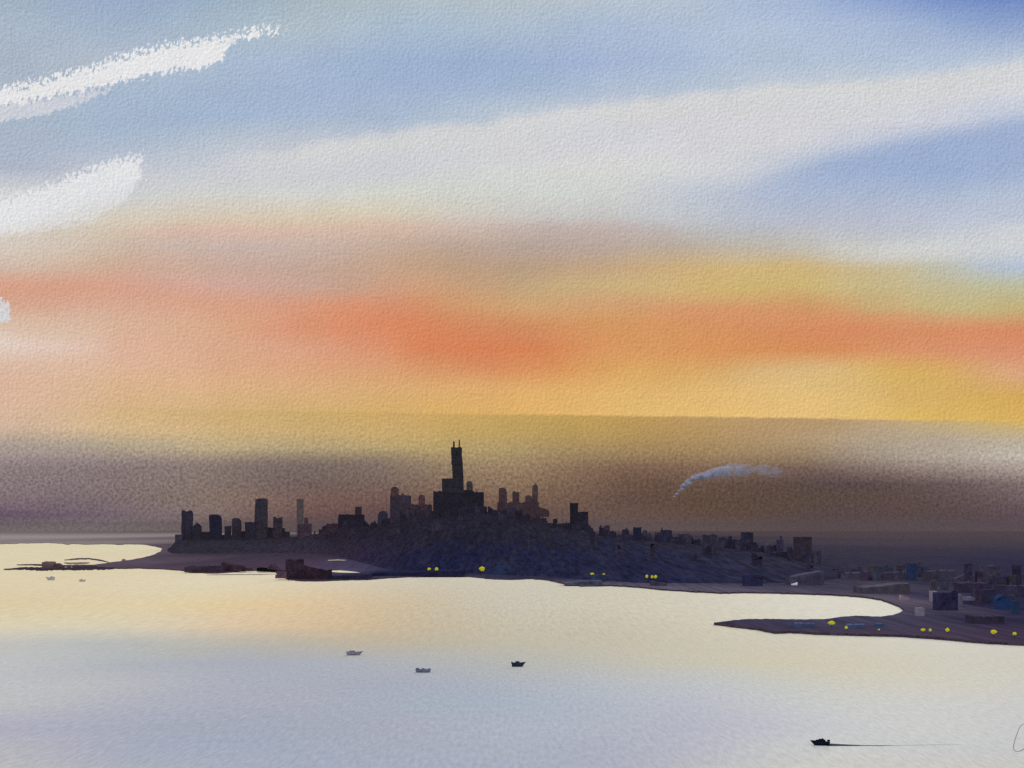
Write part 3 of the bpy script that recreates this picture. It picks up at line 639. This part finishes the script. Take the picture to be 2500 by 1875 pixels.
B('stone_hut','darker stone hut touching the grey humped hut on the left spit','hut',1388.5,(72,60,68),(129,149,1375,'dome'),amt=.8)
B('marker_post','small grey marker stone on the tip of land above the left spit','marker',1369.5,(120,106,112),(297,304,1364.5,'dome'),amt=.5)
# shallow lagoon behind the wharf
lag = [gnd(x, y, LZ+.05) for x, y in rough_line([(806,1393),(830,1392.5),(860,1395),(880,1398),(860,1398.5),(825,1397.5),(810,1396),(806,1393)], 8, .6)[:-1]]
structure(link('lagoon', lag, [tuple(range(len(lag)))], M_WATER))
for lab, line in (('row of pale stones on the mauve flats behind the wharf', [(800,1370.5),(822,1369.5),(846,1370)]),
                  ('pale streak of a flat roofline low on the eastern slope', None)):
    if line:
        o = bar('stone_row', lab, 'stones', line, 0.8, (205,190,165), h=1.2)
        o.location.z += LZ
B('flat_roof_shed','long pale grey flat-roofed shed low on the eastern slope','shed',1385,(104,102,122),(1468,1498,1354,'bumpy'),amt=.5)

# ------------------------------------------------------------------ yellow lamps along the shore
mg, k, b = mat('lamp_glow')
b.inputs['Base Color'].default_value = (0.30,0.28,0.02,1)
b.inputs['Emission Color'].default_value = (*lin((165,158,26)),1); b.inputs['Emission Strength'].default_value = 0.8
m_post = wash((40,40,50))
def lamp(px, py, w, h, label, foot):
    d = dist(foot, LZ); c = at(px, py, d); rx, rz = w/2.5/F*d, h/2.5/F*d
    root = base('shore_lamp', Vector((c.x, d, LZ)))
    bm = bmesh.new(); bmesh.ops.create_icosphere(bm, subdivisions=3, radius=1)
    for v in bm.verts:
        q = 1+0.28*mn.noise(v.co*1.6+Vector((px,py,0)))
        v.co = Vector((v.co.x*rx*q, v.co.y*rx*.8*q, v.co.z*rz*q)) + (c-root.location)
    me = bpy.data.meshes.new('lamp_globe'); bm.to_mesh(me); bm.free(); me.materials.append(mg)
    o = bpy.data.objects.new('lamp_globe', me); C.objects.link(o); o.parent = root
    r = max(.2, rx*.06)
    zb, zt = 0.0, c.z-root.location.z-rz*.6
    if zt > .5:
        vs_ = [Vector((r*math.cos(a), r*math.sin(a), z)) for z in (zb, zt) for a in [i*math.pi/4 for i in range(8)]]
        link('post', vs_, [(i, (i+1)%8, (i+1)%8+8, i+8) for i in range(8)], m_post, root)
    return tag(root, label, 'lamp', 'yellow lamps along the shore')
for a in [(1047.6,1389,10,8,'yellow lamp on the central waterfront, left one of the close pair',1402.5),
          (1066,1389,11,10,'yellow lamp on the central waterfront, right one of the close pair',1402.5),
          (1177,1388.5,17,13,'largest yellow lamp, alone beside the blue-domed hall',1402.5),
          (1446,1401,12,6.5,'slanting yellow-green lamp above the dull blue quay shed',1420),
          (1474,1401.5,8,4,'faint small yellow lamp at the right end of the dull blue shed',1420.5),
          (1579,1407,9,9,'left yellow lamp of three in a row above the short dark quay',1426),
          (1592,1408,8,9,'yellow lamp, middle one of three in a row above the short dark quay',1426),
          (1600.5,1408,9,9,'yellow lamp, right one of three in a row above the short dark quay',1426),
          (2030,1520.5,21,11,'broad yellow lamp on the spit, the one nearest the spit tip',1532),
          (2066,1532,9,9,'small yellow lamp beside the long flat pale blue shed on the spit',1540),
          (2146,1537,6,5,'faintest yellow lamp, below the short bright blue shed on the spit',1543),
          (2253,1537.5,14,8,'yellow lamp at the foot of the spit, left of a smaller one close by',1546),
          (2271,1538,9,9,'small yellow lamp just right of a broader one at the foot of the spit',1546.5),
          (2313,1538,12,11,'round yellow lamp below the navy depot',1548),
          (2426,1542.5,19,12,'broad yellow lamp on the near right shore below the big blue tank',1555),
          (2477,1547,13,9,'yellow lamp nearest the right edge of the picture',1560)]: lamp(*a)

# ------------------------------------------------------------------ boats
def boat(name, label, x0, x1, top, wl, colr, kind, bow=1, group='boats on the bay'):
    """a real hull with a pointed bow, a deck and a wheelhouse; x0..x1 is its length, wl its waterline"""
    d = dist(wl); c = at((x0+x1)/2, wl, d); L = (x1-x0)/F*d; Ht = (wl-top)/F*d
    root = base(name, Vector((c.x, d, 0)))
    m = wash(colr, size=.9, amt=.45); m2 = wash(tuple(max(0,int(v*.86)) for v in colr), size=.9, amt=.45)
    bm_ = L*.15; hull_h = Ht*(.74 if kind != 'barge' else .72)
    vs_, fs_ = [], []
    N = 14
    for i in range(N+1):
        t = i/N; x = (-L/2+L*t)*bow
        wd = bm_*(min(1, .72+1.5*t) if t < .3 else (1-((t-.3)/.7)**2.2 if kind != 'barge' else (1 if t < .93 else .7)))
        wd = max(wd, .03)
        sheer = hull_h*(1+(.38*(t-.4)**2*2 if kind != 'barge' else 0.05*math.sin(i*2.1)))
        if kind == 'tug': sheer = hull_h*(.70+.40*t)
        rk = 0.26 if kind != 'barge' else 0.06
        kx = x-bow*L*rk*t**3+bow*L*.07*(1-t)**3; x_ = x; xm = (x+kx)/2
        vs_ += [(kx, -wd*.55, -.25), (xm, -wd, sheer*.45), (x, -wd, sheer), (x, wd, sheer), (xm, wd, sheer*.45), (kx, wd*.55, -.25)]
    for i in range(N):
        for j in range(5):
            a = i*6+j; fs_.append((a, a+1, a+7, a+6))
        fs_.append((i*6+5, i*6, i*6+6, i*6+11))
    fs_ += [tuple(range(6)), tuple(range(N*6, N*6+6))]
    link('hull', vs_, fs_, m, root)
    def cab(nm, a, b_, z0, z1, w, mm, rake=.1):
        x0_, x1_ = (-L/2+L*a)*bow, (-L/2+L*b_)*bow; r_ = (x1_-x0_)*rake
        v = [(x0_,-w,z0),(x1_,-w,z0),(x1_,w,z0),(x0_,w,z0),(x0_+r_*.3,-w*.9,z1),(x1_-r_,-w*.9,z1),(x1_-r_,w*.9,z1),(x0_+r_*.3,w*.9,z1)]
        link(nm, v, [(0,1,5,4),(1,2,6,5),(2,3,7,6),(3,0,4,7),(4,5,6,7),(3,2,1,0)], mm, root)
    if kind == 'launch':
        cab('wheelhouse', .28, .58, hull_h*.95, Ht, bm_*.6, m2); cab('stern_rail', .0, .08, hull_h*.9, Ht*.92, bm_*.7, m2, 0)
    elif kind == 'barge':
        cab('deckhouse', .05, .22, hull_h*.9, Ht*.98, bm_*.6, m2); cab('cargo', .42, .60, hull_h*.9, Ht*.9, bm_*.7, m2); cab('bow_locker', .82, .97, hull_h*.9, Ht*.86, bm_*.6, m2)
    elif kind == 'tug':
        cab('deckhouse', .22, .72, hull_h*.9, Ht*.86, bm_*.7, m2, .12); cab('wheelhouse', .30, .56, Ht*.85, Ht*1.0, bm_*.5, m2); cab('funnel', .34, .4, Ht*.99, Ht*1.1, bm_*.2, m2, 0); cab('stern_rail', .0, .12, hull_h*.85, Ht*.85, bm_*.6, m2, 0)
    else:
        cab('cabin', .15, .55, hull_h*.9, Ht, bm_*.55, m2, .25)
    return tag(root, label, 'boat', group)
boat('launch', 'mid-grey cabin boat with a pointed right bow, farthest out of the three mid-bay boats', 845,887.5,1588.5,1599.5,(112,112,126),'cruiser')
boat('barge', 'dark grey lumpy barge, middle one of the three mid-bay boats', 1014,1052,1630.5,1641.5,(92,96,114),'barge')
boat('motor_launch', 'navy black launch with a sharp right bow, rightmost of the three mid-bay boats', 1248,1284,1614.5,1627.5,(32,40,58),'launch')
boat('tugboat', 'black tugboat trailing a thin dark wake in the lower right', 1977,2026,1804,1819.5,(14,20,36),'tug', bow=-1)
boat('rowing_boat', 'pale blue-grey small boat just off the left spit', 111,134,1407.5,1416.5,(136,142,154),'cruiser', bow=-1)
boat('rowing_boat', 'smallest pale tan-grey boat, right of the pale blue-grey one off the left spit', 193,211,1414,1420,(148,140,138),'cruiser')

# wake of the tug: a low wave that thins out behind it
mwk, k, b = mat('dark_wake')
xx, yk, zk = k.sep(k.new('ShaderNodeNewGeometry').outputs['Position'])
dw = dist(1819); X0, X1, X2 = [(q-1250)/F*dw for q in (2024,2162,2345)]
fade = k.math('MULTIPLY', k.step(xx, X0, X2, .95, 0.25, False), k.step(k.noise(k.xyz(xx, yk), 1.1, 3, .6), .25, .6, .45, 1))
fade = k.math('MULTIPLY', fade, k.step(xx, X1-1.0, X1+2.5, 1.0, .38))
b.inputs['Base Color'].default_value = (.035,.045,.09,1); k.put(b.inputs['Alpha'], fade)
vs_, fs_ = [], []
NW = 60
for i in range(NW+1):
    t = i/NW; px = 2018+(2345-2018)*t
    yc = 1818.2+1.2*math.sin(t*5)+ (1.2 if t > .4 else t*3)
    w = 5.0*(1-t*3.2)+1.7 if t < .26 else 2.0
    w = max(w, 1.7)
    a, b_ = gnd(px, yc-w/2), gnd(px, yc+w/2); m_ = a.lerp(b_, .5)
    vs_ += [a+Vector((0,0,.01)), m_+Vector((0,0,.07)), b_+Vector((0,0,.01))]
for i in range(NW):
    for j in range(2):
        a = i*3+j; fs_.append((a, a+1, a+4, a+3))
tag(link('wake', vs_, fs_, mwk, smooth=True), 'thin dark wake fading to the right behind the black tugboat', 'wake')

# painter's red-brown signature stroke at the right edge, a tube on the water
mr, k, b = mat('red_brown_signature'); b.inputs['Base Color'].default_value = (.36,.13,.10,1)
def tube(name, pts_, r, m, parent=None):
    cu = bpy.data.curves.new(name, 'CURVE'); cu.dimensions = '3D'; cu.bevel_depth = r; cu.bevel_resolution = 2
    sp = cu.splines.new('POLY'); sp.points.add(len(pts_)-1)
    for q, p in zip(sp.points, pts_): q.co = (*p, 1)
    ob = bpy.data.objects.new(name, cu); C.objects.link(ob)
    me = bpy.data.meshes.new_from_object(ob.evaluated_get(bpy.context.evaluated_depsgraph_get()))
    bpy.data.objects.remove(ob); me.materials.append(m)
    o = bpy.data.objects.new(name, me); C.objects.link(o); o.parent = parent; return o
loop = []
for (px, py) in [(2516,1772),(2504,1768),(2496,1768),(2490,1774),(2484,1788),(2478,1806),(2474,1822),(2475,1830),(2480,1834),(2487,1835),(2496,1831),(2506,1822),(2516,1806)]:
    loop.append(gnd(px, py, 0.06))
tag(tube('signature_stroke', loop, .085, mr), 'thin red-brown looped signature stroke lying on the pale water at the right edge', 'signature')

# ------------------------------------------------------------------ smoke
ms, k, b = mat('pale_smoke')
pos = k.new('ShaderNodeNewGeometry').outputs['Position']; x, y, z = k.sep(pos)
dS = 3300.0
xa, xb = [(q-1250)/F*dS for q in (1640, 1970)]
t = k.step(x, xa, xb, 0, 1, False)
nz = k.noise(k.xyz(x, k.math('MULTIPLY', y, .3), z), 1/26, 4, .6)
al = k.math('MULTIPLY', k.step(t, 0.0, 0.92, .40, .0, False), k.step(k.math('SUBTRACT', nz, k.math('MULTIPLY', t, .10)), .34, .54, .15, 1))
k.put(b.inputs['Base Color'], (0.62, 0.66, 0.80)); k.put(b.inputs['Alpha'], al); b.inputs['Specular IOR Level'].default_value = 0
arc = [(1645,1214,3),(1655,1200,6),(1672,1184,9),(1695,1169,11),(1725,1160,14),(1760,1152,17),(1795,1147,19),(1830,1146,19),(1865,1149,17),(1910,1153,13),(1960,1157,9)]
bm = bmesh.new()
for i in range(170):
    s = random.random()**.8*(len(arc)-1.001); j = int(s); u = s-j
    px = arc[j][0]+(arc[j+1][0]-arc[j][0])*u; py = arc[j][1]+(arc[j+1][1]-arc[j][1])*u; r = arc[j][2]+(arc[j+1][2]-arc[j][2])*u
    c = at(px, py+random.uniform(-.55,.55)*r, dS+random.uniform(-1,1)*r/F*dS)
    q = r*random.uniform(.30,.55)/F*dS
    ret = bmesh.ops.create_icosphere(bm, subdivisions=2, radius=1)
    for v in ret['verts']:
        v.co = c + Vector((v.co.x*q*1.5, v.co.y*q, v.co.z*q))*(1+.35*mn.noise(v.co*1.7+c))
me = bpy.data.meshes.new('smoke'); bm.to_mesh(me); bm.free(); me.materials.append(ms)
for p in me.polygons: p.use_smooth = True
o = bpy.data.objects.new('smoke', me); C.objects.link(o)
tag(o, 'pale blue-grey plume of smoke curling up and right above the eastern city', 'smoke')

# ------------------------------------------------------------------ evening haze over bay and city
bx = [(-26000,-600,-3),(26000,-600,-3),(26000,61000,-3),(-26000,61000,-3)]
hz = link('haze', bx + [(a,b_,345) for a,b_,c in bx], [(0,1,2,3),(4,5,6,7),(0,1,5,4),(1,2,6,5),(2,3,7,6),(3,0,4,7)], bpy.data.materials.new('evening_haze'))
hm = hz.data.materials[0]; hm.use_nodes = True; hm.node_tree.nodes.clear()
k = NT(hm.node_tree); pv = k.new('ShaderNodeVolumePrincipled'); o = k.new('ShaderNodeOutputMaterial')
pv.inputs['Color'].default_value = (*HAZE_C, 1); pv.inputs['Density'].default_value = HAZE_D; pv.inputs['Anisotropy'].default_value = 0
k.l.new(pv.outputs[0], o.inputs['Volume']); hz['kind'] = 'stuff'

# ------------------------------------------------------------------ camera
cam = bpy.data.cameras.new('camera'); co = bpy.data.objects.new('camera', cam); C.objects.link(co)
cam.sensor_width = 36; cam.lens = F/2500*36; cam.shift_y = (HZ-937.5)/2500
co.location = (0,0,CAMH); co.rotation_euler = (math.radians(90),0,0)
cam.clip_start = 1; cam.clip_end = 200000
S.camera = co
S.view_settings.view_transform = 'Standard'; S.view_settings.look = 'None'; S.view_settings.exposure = 0; S.view_settings.gamma = 1
S.view_settings.use_curve_mapping = False
S.cycles.use_denoising = False
S.cycles.transparent_max_bounces = 32
S.cycles.max_bounces = 4
